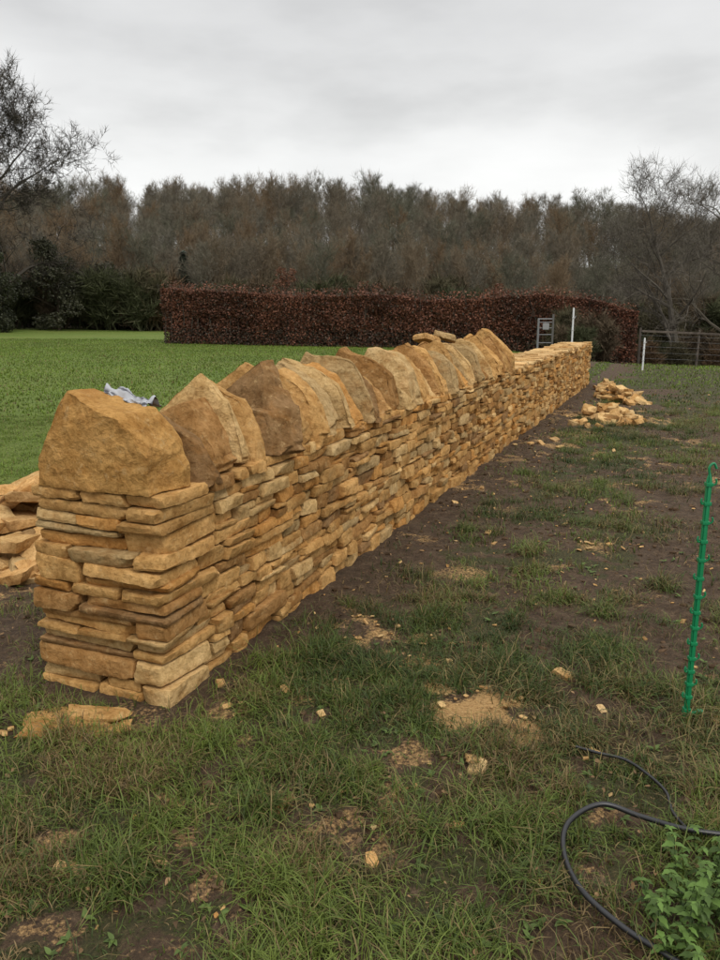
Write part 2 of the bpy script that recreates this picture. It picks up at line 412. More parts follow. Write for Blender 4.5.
# ------------------------------------------------------------ loose stones
def pile(name, items, sharp=30):
    acc = Acc()
    for (x, y, dz, sx, sy, sz, rx, ry, rz, pale) in items:
        p, F = stone_local(sx, sy, sz, .02 if y < 7 else .04, jit=.28, cuts=5, amp=min(.004, sz*.25), n=26)
        p = p@rotm(rx, ry, rz).T
        z = float(ground_z(np.array([x]), np.array([y]))[0])
        p = p+np.array([x, y, z+dz+sz*.6]); acc.add(p, F, stone_col(pale))
    return new_obj(name, acc.mesh(name, True, sharp), STONE)
def heap(cx, cy, rx_, ry_, H, n, smin, smax, pale, tilt=.3):
    it = []
    for i in range(n):
        r = math.sqrt(R.random()); a = R.uniform(0, 6.283); x = cx+rx_*r*math.cos(a); y = cy+ry_*r*math.sin(a)
        dz = H*(1-r**1.5)*R.uniform(.0, 1.)
        L = R.uniform(smin, smax)
        it.append((x, y, dz, L, L*R.uniform(.5, .9), R.uniform(.018, .04), R.normal(0, tilt), R.normal(0, tilt), R.uniform(0, 3.14), pale))
    return it
pile('stone_pile', heap(-2.5, 5.1, .78, .7, .46, 80, .10, .22, .35)+heap(-2.3, 4.75, .4, .3, .15, 16, .08, .16, .4))
pile('stone_pile', heap(3.82, 11.7, .36, .85, .20, 66, .06, .14, .3)+heap(4.75, 14.2, .32, .9, .26, 46, .06, .14, .3)+heap(5.2, 16.2, .25, .4, .12, 16, .06, .12, .3)+heap(3.3, 10.9, .3, .3, .03, 9, .04, .10, .3))
pile('flat_stone', [(-1.15, 2.80, .012, .17, .06, .010, 0, .02, .1, 0), (-1.17, 2.73, .004, .16, .05, .008, .03, 0, -.06, .0), (-1.05, 2.83, .028, .12, .05, .009, 0, .03, -.15, .0), (-.98, 2.77, .0, .08, .04, .007, 0, 0, .3, .0), (-1.25, 2.84, .004, .08, .05, .009, 0, 0, .4, .0)])
it = []
spots = [(-.83, 1.99, .03, 6, .015), (-.62, 2.03, .02, 1, .022), (.41, 2.5, .02, 2, .024), (.92, 3.25, .03, 2, .028), (.88, 2.62, .01, 1, .026), (-.45, 3.0, .1, 6, .016), (-1.35, 2.7, .1, 4, .014),
         (.477, 2.943, .13, 18, .011), (.15, 3.69, .15, 12, .011), (.35, 3.4, .1, 6, .011), (1.64, 5.18, .15, 7, .014), (2.3, 9.4, .3, 9, .03), (-.2, 2.0, .02, 1, .012), (.3, 2.2, .03, 1, .014)]
for (cx, cy, r, n, sz) in spots:
    for _ in range(n):
        L = sz*R.uniform(.5, 1.7); it.append((cx+R.normal(0, r), cy+R.normal(0, r), .008, L, L*R.uniform(.45, .9), L*R.uniform(.15, .3), R.normal(0, .25), R.normal(0, .25), R.uniform(0, 3.1), .45))
for _ in range(640):
    s = R.uniform(-1.6, 14); d = abs(R.normal(0, 1.3))+.03
    x = C1[0]+s*A[0]+d*N[0]; y = C1[1]+s*A[1]+d*N[1]
    L = R.uniform(.004, .013)*(1 if R.random() < .93 else 2.2)
    it.append((x, y, .003, L, L*R.uniform(.4, .9), L*R.uniform(.15, .3), R.normal(0, .3), R.normal(0, .3), R.uniform(0, 3.1), R.uniform(.1, .6)))
it = [t for t in it if not (-.02 < sd(t[0], t[1])[0] < WL and -WW < sd(t[0], t[1])[1] < .01)]
pile('stone_chippings', it)
acc = Acc()
n = 0
while n < 2600:
    s = R.uniform(-.9, 11); d = R.uniform(.0, 3.4) if R.random() < .85 else R.uniform(-1.9, -.78)
    x = C1[0]+s*A[0]+d*N[0]; y = C1[1]+s*A[1]+d*N[1]
    mk = masks(np.array([x]), np.array([y]))[0][0]
    if R.random() > mk: n += .2; continue
    L = min(abs(R.normal(0, .009))+.004, .022)
    p, F = stone_local(L, L*R.uniform(.6, 1), L*R.uniform(.4, .7), L*.8, jit=.35, cuts=2, amp=L*.22, n=5, freq=.8/L)
    z = float(ground_z(np.array([x]), np.array([y]))[0])
    acc.add(p@rotm(0, 0, R.uniform(0, 3)).T+np.array([x, y, z]), F, np.array([.080, .050, .029])*R.uniform(.6, 1.3)); n += 1
new_obj('soil_clods', acc.mesh('soil_clods', True, 50), attr_mat('soil_clod', .95, .05, 0, 60))

# ------------------------------------------------------------ grass
def blades(name, x, y, hgt, wid, col, lean=.6, mat=GRASS):
    n = len(x); z = ground_z(x, y)-.004
    az = R.uniform(0, 2*np.pi, n); wa = az+np.pi/2+R.normal(0, .5, n)
    bend = np.abs(R.normal(lean, .45, n))
    V = np.zeros((n, 7, 3), np.float32); dx = np.cos(az); dy = np.sin(az); wx = np.cos(wa); wy = np.sin(wa)
    for (lv, f, wf, idx) in ((0, 0, 1., (0, 1)), (1, .38, .9, (2, 3)), (2, .74, .6, (4, 5)), (3, 1., 0, (6,))):
        ang = bend*f*1.1; r = hgt*f*np.sin(ang); zz = hgt*f*np.cos(np.clip(ang, 0, 1.45))
        if len(idx) == 2:
            for sgn, ii in ((-1, idx[0]), (1, idx[1])):
                V[:, ii, 0] = x+dx*r+sgn*wx*wid*wf/2; V[:, ii, 1] = y+dy*r+sgn*wy*wid*wf/2; V[:, ii, 2] = z+zz
        else:
            V[:, 6, 0] = x+dx*r; V[:, 6, 1] = y+dy*r; V[:, 6, 2] = z+zz
    base = (np.arange(n)*7)[:, None]
    L = (base+np.array([0, 1, 3, 2, 2, 3, 5, 4, 4, 5, 6])[None, :]).ravel()
    T = np.tile([4, 4, 3], n)
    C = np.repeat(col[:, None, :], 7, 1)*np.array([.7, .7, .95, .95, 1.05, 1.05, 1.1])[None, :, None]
    me = raw_mesh(name, V.reshape(-1, 3), L, T, C.reshape(-1, 3), True)
    return new_obj(name, me, mat)
def gcol(x, y, lf):
    n = len(x); t = np.clip((fbm(x*1.4, y*1.4, 91)-.5)*2.4+.42+R.normal(0, .25, n), 0, 1)[:, None]
    g = np.array([.040, .062, .015])*(1-t)+np.array([.155, .200, .038])*t
    yg = R.random(n) < .17+.45*ss(.43, .62, fbm(x*1.9, y*1.9, 55))*(1-lf)
    st = np.array([.20, .140, .062])*R.uniform(.3, 1.4, (n, 1))
    g = np.where(yg[:, None], st, g)
    fg = np.array([.140, .205, .029])*R.uniform(.55, 1.35, (n, 1))*(.65+.7*fbm(x*.5, y*.5, 17))[:, None]
    l = (lf*.9)[:, None]
    fg = np.where((R.random(n) < .07)[:, None], st, fg)
    return g*(1-l)+fg*l
def scatter(n, x0, x1, y0, y1):
    x = R.uniform(x0, x1, n); y = R.uniform(y0, y1, n)
    s, d = sd(x, y)
    ok = ~((s > -.01) & (s < WL) & (d < .01) & (d > -WW-.03))
    ok &= np.abs(x) < .56*y+.9
    x, y = x[ok], y[ok]
    m, du, lf = masks(x, y)
    cl = ss(.40, .62, fbm(x*4.5, y*4.5, 61, 3))
    dens = np.clip(1-m*1.1, 0.08, 1)*(1-.9*np.clip(du*1.2, 0, 1))*(.20+.80*cl*(1-lf)+.80*lf)
    k = R.random(len(x)) < dens
    return x[k], y[k], m[k], lf[k], cl[k]
x, y, m_, lf_, cl_ = scatter(500000, -2.6, 2.6, 1.15, 4.2)
h = (.016+.055*R.random(len(x)))*(.5+1.0*cl_)
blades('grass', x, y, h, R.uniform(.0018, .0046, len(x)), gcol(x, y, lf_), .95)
x, y, m_, lf_, cl_ = scatter(340000, -6, 7, 4.2, 12)
h = (.02+.05*R.random(len(x)))*(.6+.7*cl_)*(1-.35*lf_)
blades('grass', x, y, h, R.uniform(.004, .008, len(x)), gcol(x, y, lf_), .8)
x, y, m_, lf_, cl_ = scatter(230000, -22, 16, 12, 40)
ok = ~((x > 8) & (y > 25)); x, y, lf_, cl_ = x[ok], y[ok], lf_[ok], cl_[ok]
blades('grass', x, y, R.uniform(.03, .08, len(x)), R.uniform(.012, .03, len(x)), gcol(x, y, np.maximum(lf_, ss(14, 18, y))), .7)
tx, ty = [], []
th = []
cent = [(R.uniform(-1.9, 1.8), R.uniform(1.3, 3.6)) for _ in range(200)]+[(C1[0]+s*A[0]+d*N[0], C1[1]+s*A[1]+d*N[1]) for s, d in zip(R.uniform(.3, 12, 190), R.uniform(.4, 2.6, 190))]+[(-.35, 2.25), (-.4, 2.35), (-.7, 2.4), (.1, 1.7), (-.1, 1.8), (.35, 1.75), (.5, 2.2), (.2, 3.15), (.3, 3.2), (1.15, 1.9)]
for (cx, cy) in cent:
    mk = masks(np.array([cx]), np.array([cy])); s, d = sd(cx, cy)
    if mk[0][0] > .85 or mk[1][0] > .4 or (s > -.3 and -.8 < d < .12): continue
    k = int(R.uniform(60, 220)); r = R.uniform(.03, .09)
    tx.append(R.normal(cx, r, k)); ty.append(R.normal(cy, r, k)); th.append(np.full(k, R.uniform(.07, .16)))
x = np.concatenate(tx); y = np.concatenate(ty); hh = np.concatenate(th)*R.uniform(.5, 1.1, len(x))
s_, d_ = sd(x, y); ok = ~((s_ > -.05) & (s_ < WL) & (d_ < .04) & (d_ > -WW-.04)); x, y, hh = x[ok], y[ok], hh[ok]
blades('grass_tufts', x, y, hh, R.uniform(.0022, .005, len(x)), gcol(x, y, x*0+.15), 1.15)

def leaf(acc, base, dirv, up, L, W, col, fold=.25, serr=0.):
    f = Vector(dirv).normalized(); sd_ = f.cross(Vector(up)).normalized(); u = sd_.cross(f)
    ts = [0, .12, .3, .5, .7, .88, 1.]; ws = [.1, .75, 1., .9, .62, .28, 0]
    V = []
    for i, (t, w) in enumerate(zip(ts, ws)):
        w2 = w*(1+serr*(1 if i % 2 else -1)); c = Vector(base)+f*L*t-u*L*.35*t*t
        V += [c-sd_*W/2*w2+u*W*fold*w, c, c+sd_*W/2*w2+u*W*fold*w]
    F = []
    for i in range(6):
        a = i*3; F += [(a, a+1, a+4, a+3), (a+1, a+2, a+5, a+4)]
    acc.add(np.array([tuple(v) for v in V]), np.array(F), col)
def stem(acc, p0, p1, r, col):
    p0, p1 = Vector(p0), Vector(p1); d = (p1-p0).normalized(); a = d.orthogonal().normalized(); b_ = d.cross(a)
    V = [tuple(p0+(a*math.cos(t)+b_*math.sin(t))*r) for t in (0, 2.1, 4.2)]+[tuple(p1+(a*math.cos(t)+b_*math.sin(t))*r*.7) for t in (0, 2.1, 4.2)]
    acc.add(np.array(V), np.array([(0, 1, 4, 3), (1, 2, 5, 4), (2, 0, 3, 5)]), col)
acc = Acc()
for _ in range(190):
    x = R.uniform(.76, 1.5); y = R.uniform(1.45, 2.04)
    if x < .88 and y > 1.84: continue
    z = float(ground_z(np.array([x]), np.array([y]))[0]); H = R.uniform(.06, .18); ax = R.uniform(-.3, .3); ay = R.uniform(-.3, .3)
    if y > 1.94: H *= .6
    top = (x+ax*H, y+ay*H, z+H); stem(acc, (x, y, z-.01), top, .0018, (.06, .10, .03))
    nl = max(2, int(H/.025))
    for k in range(1, nl+1):
        f = k/nl; c0 = (x+ax*H*f, y+ay*H*f, z+H*f)
        for q in range(2 if k < nl else 4):
            az = k*1.57+q*(math.pi if k < nl else 1.57)+R.uniform(-.4, .4); L = R.uniform(.020, .044)*(1 if k < nl else .7)
            leaf(acc, c0, (math.cos(az), math.sin(az), R.uniform(-.3, .35)), (0, 0, 1), L, L*R.uniform(.45, .65), np.array([.085, .145, .03])*R.uniform(.5, 1.5), .15, .2)
new_obj('nettle_plant', acc.mesh('nettle_plant', True), LEAF)
acc = Acc()
for _ in range(900):
    if R.random() < .5: x = R.uniform(-1.7, 1.6); y = R.uniform(1.35, 3.6)
    else:
        s = R.uniform(0, 9); d = R.uniform(.5, 3.0); x = C1[0]+s*A[0]+d*N[0]; y = C1[1]+s*A[1]+d*N[1]
    s, d = sd(x, y)
    if s > -.05 and -.75 < d < .05: continue
    if fbm(np.array([x*1.5]), np.array([y*1.5]), 201)[0] < .46: continue
    z = float(ground_z(np.array([x]), np.array([y]))[0])
    for q in range(R.integers(3, 7)):
        az = R.uniform(0, 6.28); L = R.uniform(.012, .034)
        leaf(acc, (x, y, z+.005), (math.cos(az), math.sin(az), R.uniform(.15, 1.)), (0, 0, 1), L, L*R.uniform(.35, .7), np.array([.085, .125, .03])*R.uniform(.6, 1.4), .12)
new_obj('broadleaf_weeds', acc.mesh('broadleaf_weeds', True), LEAF)
acc = Acc()
for _ in range(900):
    x = R.uniform(-2, 2.6); y = 1.3+5*R.random()**1.5; s, d = sd(x, y)
    if s > -.05 and -.75 < d < .03: continue
    z = float(ground_z(np.array([x]), np.array([y]))[0]); az = R.uniform(0, 6.28); L = R.uniform(.010, .028)
    leaf(acc, (x, y, z+R.uniform(.008, .04)), (math.cos(az), math.sin(az), R.uniform(-.3, .3)), (R.normal(0, .3), R.normal(0, .3), 1), L, L*.6, np.array([.20, .12, .055])*R.uniform(.3, 1.5), R.uniform(-.3, .3))
new_obj('fallen_leaves', acc.mesh('fallen_leaves', True), LEAF)

# ------------------------------------------------------------ tubes
def tube(acc, pts, rad, sides=8, col=(1, 1, 1), cap=True):
    pts = [Vector(p) for p in pts]; n = len(pts); V = []
    prev = None
    for i, p in enumerate(pts):
        d = (pts[min(i+1, n-1)]-pts[max(i-1, 0)]).normalized()
        if prev is None: a_ = d.orthogonal().normalized()
        else: a_ = (prev-d*prev.dot(d)).normalized()
        prev = a_; b_ = d.cross(a_); r = rad[i] if hasattr(rad, '__len__') else rad
        for k in range(sides):
            t = 2*math.pi*k/sides; V.append(tuple(p+(a_*math.cos(t)+b_*math.sin(t))*r))
    F = [(i*sides+k, i*sides+(k+1) % sides, (i+1)*sides+(k+1) % sides, (i+1)*sides+k) for i in range(n-1) for k in range(sides)]
    acc.add(np.array(V), np.array(F), col)
    if cap:
        for e in (0, n-1):
            ring = np.array(V[e*sides:(e+1)*sides]); acc.add(ring, np.array([list(range(sides))]), col)
def catmull(P, n=8):
    P = [Vector(p) for p in P]; P = [P[0]*2-P[1]]+P+[P[-1]*2-P[-2]]; out = []
    for i in range(1, len(P)-2):
        for k in range(n):
            t = k/n; a_, b_, c_, d_ = P[i-1:i+3]
            out.append(.5*((2*b_)+(c_-a_)*t+(2*a_-5*b_+4*c_-d_)*t*t+(-a_+3*b_-3*c_+d_)*t**3))
    out.append(P[-2]); return out
def gz(x, y): return float(ground_z(np.array([x]), np.array([y]))[0])
hp = [(1.9, 1.95), (1.5, 2.09), (1.2, 2.07), (1.005, 2.085), (.885, 2.161), (.771, 2.2), (.649, 2.128), (.599, 1.994), (.606, 1.836), (.676, 1.715), (.757, 1.64), (.9, 1.5), (1.0, 1.3)]
hz = [0, 0, .03, .035, .04, .045, .045, .045, .04, .03, .02, 0, 0]
pts = catmull([(a_, b_, gz(a_, b_)+.014+c_) for (a_, b_), c_ in zip(hp, hz)], 10)
acc = Acc(); tube(acc, pts, .0085, 10, (.012, .012, .013))
hp2 = [(.80, 2.60), (.877, 2.554), (.955, 2.51), (1.0, 2.42), (1.02, 2.305), (1.0, 2.2), (1.005, 2.10)]
tube(acc, catmull([(a_, b_, gz(a_, b_)+.04) for a_, b_ in hp2], 8), .0058, 8, (.012, .012, .013))
new_obj('garden_hose', acc.mesh('garden_hose', True, 60), attr_mat('black_rubber', .35, .5))

acc = Acc(); px, py = 1.32, 2.865; pz = gz(px, py); GC = (.008, .20, .075)
def boxp(acc, c, h, col, rot=None):
    P, F = boxgrid(3, 3, 3); q = P.copy(); n = 14; q = q/((np.abs(q)**n).sum(1)**(1/n))[:, None]; q = q*np.array(h)
    if rot is not None: q = q@rot.T
    acc.add(q+np.array(c), F, col)
boxp(acc, (px, py, pz+.505), (.0055, .011, .515), GC); boxp(acc, (px, py, pz+.505), (.011, .0055, .513), GC)
tube(acc, [(px, py, pz-.1), (px, py, pz+.02)], .004, 8, (.2, .2, .2))
boxp(acc, (px+.028, py-.004, pz+.03), (.038, .007, .005), GC); boxp(acc, (px+.0, py, pz+.03), (.014, .014, .02), GC)
boxp(acc, (px+.055, py-.004, pz+.037), (.012, .012, .004), GC)
for i, z in enumerate([.10, .155, .21, .265, .33, .395, .46, .525, .6, .675, .75, .825, .9, .975]):
    sgn = 1 if i % 2 else -1
    sx = px+sgn*.010
    tube(acc, catmull([(sx, py, pz+z), (sx+sgn*.010, py-.004, pz+z-.002), (sx+sgn*.016, py-.006, pz+z+.009), (sx+sgn*.013, py-.006, pz+z+.022)], 4), .0036, 6, GC)
    boxp(acc, (px, py, pz+z), (.0135, .0135, .007), GC)
tube(acc, catmull([(px, py, pz+1.01), (px-.004, py, pz+1.04), (px+.012, py, pz+1.055), (px+.024, py, pz+1.035)], 5), .0048, 8, GC)
new_obj('electric_fence_post', acc.mesh('electric_fence_post', True, 40), attr_mat('green_plastic', .35, .5))

def white_post(x, y, H):
    acc = Acc(); z = gz(x, y)
    tube(acc, [(x, y, z-.1), (x, y, z+H*.97), (x, y, z+H)], [.024, .022, .012], 10, (.60, .61, .60))
    for k in range(4): tube(acc, [(x, y, z+H*(.3+.18*k)), (x, y, z+H*(.3+.18*k)+.02)], .032, 10, (.5, .5, .5))
    tube(acc, [(x, y, z+H*.84), (x+.05, y, z+H*.85), (x+.06, y, z+H*.88)], .006, 6, (.5, .5, .5))
    new_obj('white_fence_post', acc.mesh('white_fence_post', True, 40), attr_mat('white_plastic', .4, .4))
white_post(5.38, 20, 1.66); white_post(7.66, 21.2, .87)
acc = Acc(); gx0, gy0 = 4.58, 19.6; z = gz(gx0, gy0); G = (.17, .175, .175)
for dx in (-.16, .2): tube(acc, [(gx0+dx, gy0, z-.05), (gx0+dx, gy0, z+(1.50 if dx > 0 else 1.38))], .026, 8, (.10, .095, .085) if dx > 0 else G)
for zz in (.3, .55, .8, 1.0, 1.16, 1.3): tube(acc, [(gx0-.16, gy0, z+zz), (gx0+.2, gy0, z+zz)], .011, 6, G)
tube(acc, [(gx0-.18, gy0, z+1.38), (gx0+.2, gy0, z+1.38)], .014, 8, G)
boxp(acc, (gx0+.02, gy0-.03, z+1.2), (.08, .012, .08), (.24, .245, .24))
new_obj('metal_gate', acc.mesh('metal_gate', True, 40), attr_mat('galvanised_steel', .5, .5))
acc = Acc(); FC = np.array([.075, .062, .05])
P0 = np.array([8.6, 24.2]); P1 = np.array([22, 26.2]); npst = 8
for k in range(npst):
    q = P0+(P1-P0)*k/(npst-1); z = gz(q[0], q[1]); tube(acc, [(q[0], q[1], z-.1), (q[0]+R.normal(0, .02), q[1], z+1.1), (q[0], q[1], z+1.13)], [.042, .036, .015], 8, FC*R.uniform(.8, 1.4))
    if k < npst-1:
        r = P0+(P1-P0)*(k+1)/(npst-1); z2 = gz(r[0], r[1])
        mid = (q+r)/2; L = np.linalg.norm(r-q)/2; ang = math.atan2(r[1]-q[1], r[0]-q[0]); pit = -math.atan2(z2-z, 2*L)
        boxp(acc, (mid[0]+.03, mid[1]-.06, (z+z2)/2+1.02), (L+.02, .012, .032), FC*R.uniform(.9, 1.5), rotm(0, pit, ang))
        for hh_ in (.2, .38, .56, .74, .9): tube(acc, [(q[0], q[1]-.045, z+hh_), (r[0], r[1]-.045, z2+hh_)], .0045, 4, (.16, .16, .16), False)
new_obj('wire_fence', acc.mesh('wire_fence', True, 40), attr_mat('weathered_wood', .85, .1, 0, 6))

# grey crumpled polythene tucked behind the first coping stone
u, v = np.meshgrid(np.linspace(0, 1, 34), np.linspace(0, 1, 26)); u = u.ravel(); v = v.ravel()
fold = .009*np.sin(v*17+np.sin(u*5)*1.2)+.007*np.sin(u*13+v*6)+.05*(fbm(u*6, v*6, 71)-.5)
arch = .05*np.sin(np.pi*v)*(.7+.3*np.sin(u*7))
edge = 1-.25*np.abs(np.sin(u*9+1))*((v < .1)|(v > .9))
lp = np.stack([.255+(-.06+.12*v)*edge+.03*(fbm(u*3, v*3, 73)-.5), -WW/2-.12+.24*u*(1-.1*np.abs(v-.5)), WH+.350-.045*u+arch+fold], 1)
w = wall_to_world(lp); i = np.arange(33)[None, :]+np.arange(25)[:, None]*34
F = np.stack([i, i+1, i+35, i+34], -1).reshape(-1, 4)
stripe = np.where(((v*4+np.sin(u*4)*.4) % 1 < .3)[:, None], [.05, .05, .06], [.36, .37, .39])
me = raw_mesh('plastic_bag', w, F.ravel(), np.full(len(F), 4), stripe, True)
new_obj('plastic_bag', me, attr_mat('polythene', .35, .4))

# ------------------------------------------------------------ trees
def tree_mesh(name, H, seed, levels=3, n1=11, n2=6, n3=5, twigs=8, twig_w=.03, twig_l=.7, r0=.16, spread=.5, col=(.09, .07, .05), up=.35, trunk_frac=.2, multi=1, crook=.16, blen=1.):
    rg = np.random.default_rng(seed); acc = Acc(); TP = []; TD = []; TL = []
    col = np.array(col)
    def grow(p, d, L, r, lv):
        ns = 6 if lv == 0 else 4; pts = [Vector(p)]; dd = Vector(d).normalized()
        for i in range(ns):
            dd = (dd+Vector(rg.normal(0, crook*(1 if lv else .45), 3))+Vector((0, 0, up*.25 if lv else .1))).normalized()
            pts.append(pts[-1]+dd*L/ns)
        rad = [r*(1-.85*i/ns) if lv else r*(1-.8*i/ns) for i in range(ns+1)]
        tube(acc, pts, rad, 7 if lv == 0 else (5 if lv == 1 else 3), col*rg.uniform(.8, 1.2), False)
        if lv == levels or L < .35:
            for _ in range(twigs):
                f = rg.uniform(.1, 1)*ns; i = min(int(f), ns-1); q = pts[i].lerp(pts[i+1], f-i)
                td = (dd*.8+Vector(rg.normal(0, .55, 3))+Vector((0, 0, .25))).normalized()
                TP.append(tuple(q)); TD.append(tuple(td)); TL.append(twig_l*rg.uniform(.5, 1.2))
            return
        nc = [n1, n2, n3, 4][lv]
        for c in range(nc):
            f0 = trunk_frac if lv == 0 else .2
            t = f0+(1-f0)*(c+rg.uniform(0, .9))/nc; f = t*ns; i = min(int(f), ns-1); q = pts[i].lerp(pts[i+1], f-i)
            loc = (pts[i+1]-pts[i]).normalized(); side = Vector(rg.normal(0, 1, 3)); side = (side-loc*side.dot(loc)).normalized()
            if lv == 0: side.z *= .3
            nd_ = (loc*(1-spread)+side*spread*1.25+Vector((0, 0, up*.3))).normalized()
            l2 = L*(rg.uniform(.38, .6) if lv else blen*rg.uniform(.34, .5)*(1.25-.7*t))
            grow(q, nd_, l2, max(rad[i]*.5, .008), lv+1)
    for mI in range(multi):
        grow((rg.normal(0, .3*(multi > 1)), rg.normal(0, .3*(multi > 1)), -.2), (rg.normal(0, .05+.3*(multi > 1)), rg.normal(0, .05+.3*(multi > 1)), 1), H*(.93 if mI == 0 else rg.uniform(.6, .9)), r0, 0)
    TP = np.array(TP); TD = np.array(TD); TL = np.array(TL); n = len(TP)
    for rep in range(2):
        sdv = np.cross(TD, rg.normal(0, 1, (n, 3))); sdv /= np.linalg.norm(sdv, axis=1)[:, None]+1e-9
        st = TP if rep == 0 else TP+TD*TL[:, None]*rg.uniform(.2, .6, (n, 1))
        dr = TD if rep == 0 else TD+rg.normal(0, .5, (n, 3))
        le = TL if rep == 0 else TL*.7
        V = np.stack([st-sdv*twig_w/2, st+sdv*twig_w/2, st+dr*le[:, None]], 1).reshape(-1, 3)
        acc.add(V, np.arange(3*n).reshape(-1, 3), np.repeat(col[None, :]*rg.uniform(.75, 1.3, (n, 1)), 3, 0))
    return acc.mesh(name, False)
def leaves_cloud(acc, centres, rads, per, size, colf, rg):
    for c, r in zip(centres, rads):
        n = per; d = rg.normal(0, 1, (n, 3)); d /= np.linalg.norm(d, axis=1)[:, None]
        p = np.array(c)+d*r*rg.uniform(.55, 1.08, (n, 1))**.7*np.array([1, 1, .8])
        a_ = rg.normal(0, 1, (n, 3)); a_ /= np.linalg.norm(a_, axis=1)[:, None]; b_ = np.cross(a_, rg.normal(0, 1, (n, 3))); b_ /= np.linalg.norm(b_, axis=1)[:, None]
        s = size*rg.uniform(.5, 1.3, (n, 1))
        V = np.stack([p-a_*s, p+b_*s*.6, p+a_*s, p-b_*s*.6], 1).reshape(-1, 3)
        acc.add(V, np.arange(4*n).reshape(-1, 4), np.repeat(colf(n, d), 4, 0))

wood_e = empty('distant_woodland')
hazed_cols = [(.145, .122, .088), (.165, .128, .084), (.142, .128, .096), (.175, .124, .074), (.118, .114, .080), (.158, .142, .106)]  # bark tones lightened and greyed: distance haze is put into the colour
variants = []
for k, c in enumerate(hazed_cols):
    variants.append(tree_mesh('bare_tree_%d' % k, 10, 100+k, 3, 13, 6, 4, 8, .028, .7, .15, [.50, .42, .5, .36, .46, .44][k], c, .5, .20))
shrub = [tree_mesh('shrub_%d' % k, 3.0, 200+k, 2, 9, 6, 4, 12, .05, .6, .05, .5, c, .5, .05, 5) for k, c in enumerate([(.10, .075, .048), (.085, .075, .043), (.125, .082, .047), (.062, .067, .034)])]
rg = np.random.default_rng(5)
def inst(me, x, y, sc, sz=1., dz=0):
    ob = bpy.data.objects.new(me.name.rsplit('.', 1)[0], me); scene.collection.objects.link(ob); ob.parent = wood_e
    ob.location = (x, y, float(terrain(np.array([x]), np.array([y]))[0])+dz); ob.scale = (sc, sc, sc*sz); ob.rotation_euler = (0, 0, rg.uniform(0, 6.28))
for me_ in variants+shrub: me_.materials.append(BARK)
yy = 57.
while yy < 150:
    step = 3.0+(yy-57)*.022; xx = -.62*yy-4
    while xx < .62*yy+4:
        x = xx+rg.uniform(-.45, .45)*step; y = yy+rg.uniform(-.5, .5)*step
        sc = (.56+.33*ss(60, 120, yy))*rg.uniform(.86, 1.08)*(1+.25*(fbm(np.array([x/9.]), np.array([y/9.]), 66)[0]-.5))
        inst(variants[rg.integers(0, 6)], x, y, sc, rg.uniform(.98, 1.12))
        xx += step*1.12
    yy += step
for _ in range(240):
    y = rg.uniform(52, 66); x = rg.uniform(-.62*y, .62*y)
    inst(shrub[rg.integers(0, 4)], x, y, rg.uniform(.6, 1.3))
for _ in range(70):
    x = rg.uniform(7.5, 26); y = rg.uniform(28, 46)+0
    if abs(x-.40*y) < 2.5 and y < 36: continue
    inst(shrub[rg.integers(0, 4)], x, y, rg.uniform(.3, .65))
def evergreen_bush(name, loc, H, W, seed, col):
    rg2 = np.random.default_rng(seed); acc = Acc()
    tube(acc, [(0, 0, -.2), (.1, 0, H*.3), (0, .1, H*.75)], [.14, .1, .03], 7, (.06, .045, .03), False)
    cs = []; rs = []
    for _ in range(30):
        t = rg2.uniform(.08, .92); r = W*math.sin(math.pi*(.25+.7*t))*.8; a_ = rg2.uniform(0, 6.28); rr = r*math.sqrt(rg2.random())
        cs.append((rr*math.cos(a_), rr*math.sin(a_), H*t)); rs.append(W*rg2.uniform(.16, .36))
        tube(acc, [(0, 0, H*t*.6), cs[-1]], [.04, .015], 4, (.06, .045, .03), False)
    col = np.array(col)
    leaves_cloud(acc, cs, rs, 320, .09, lambda n, d: col[None, :]*rg2.uniform(.4, 1.6, (n, 1)), rg2)
    ob = new_obj(name, acc.mesh(name, False), LEAF); ob.location = (loc[0], loc[1], float(terrain(np.array([loc[0]]), np.array([loc[1]]))[0]))
    return ob
for k, (x, y, H, W) in enumerate([(-22.4, 47.5, 5.2, 2.4), (-20.0, 52.5, 5.8, 2.6), (-17.6, 55.5, 4.6, 2.3), (-27.5, 55, 7, 3.2), (-14.6, 56.5, 3.4, 2.0), (-24.5, 51, 6.6, 3)]):
    evergreen_bush('evergreen_bush', (x, y), H, W, 300+k, [(.048, .052, .029), (.056, .057, .033), (.066, .060, .036)][k % 3])
def conifer(x, y, H, W):
    rg2 = np.random.default_rng(int(H*100)); acc = Acc(); tube(acc, [(0, 0, 0), (0, 0, H)], [.12, .01], 6, (.05, .035, .025), False)
    P = []
    for _ in range(1500):
        t = rg2.random()**.8; a_ = rg2.uniform(0, 6.28); r = W*(1-t)*rg2.uniform(.2, 1.); p = np.array([r*math.cos(a_), r*math.sin(a_), H*(t*.93+.05)-.25*r])
        o = np.array([math.cos(a_), math.sin(a_), -.35])*.4; s_ = np.array([-math.sin(a_), math.cos(a_), 0])*.08
        P.append(p-s_); P.append(p+s_); P.append(p+o)
    acc.add(np.array(P), np.arange(len(P)).reshape(-1, 3), np.repeat(np.array([.045, .055, .036])*rg2.uniform(.6, 1.5, (len(P)//3, 1)), 3, 0))
    ob = new_obj('conifer_tree', acc.mesh('conifer_tree', False), LEAF); ob.location = (x, y, float(terrain(np.array([x]), np.array([y]))[0]))
conifer(-12.6, 57.6, 5.6, 1.25)
conifer(22., 135, 8.5, 2.6); conifer(25., 136, 8, 2.4)

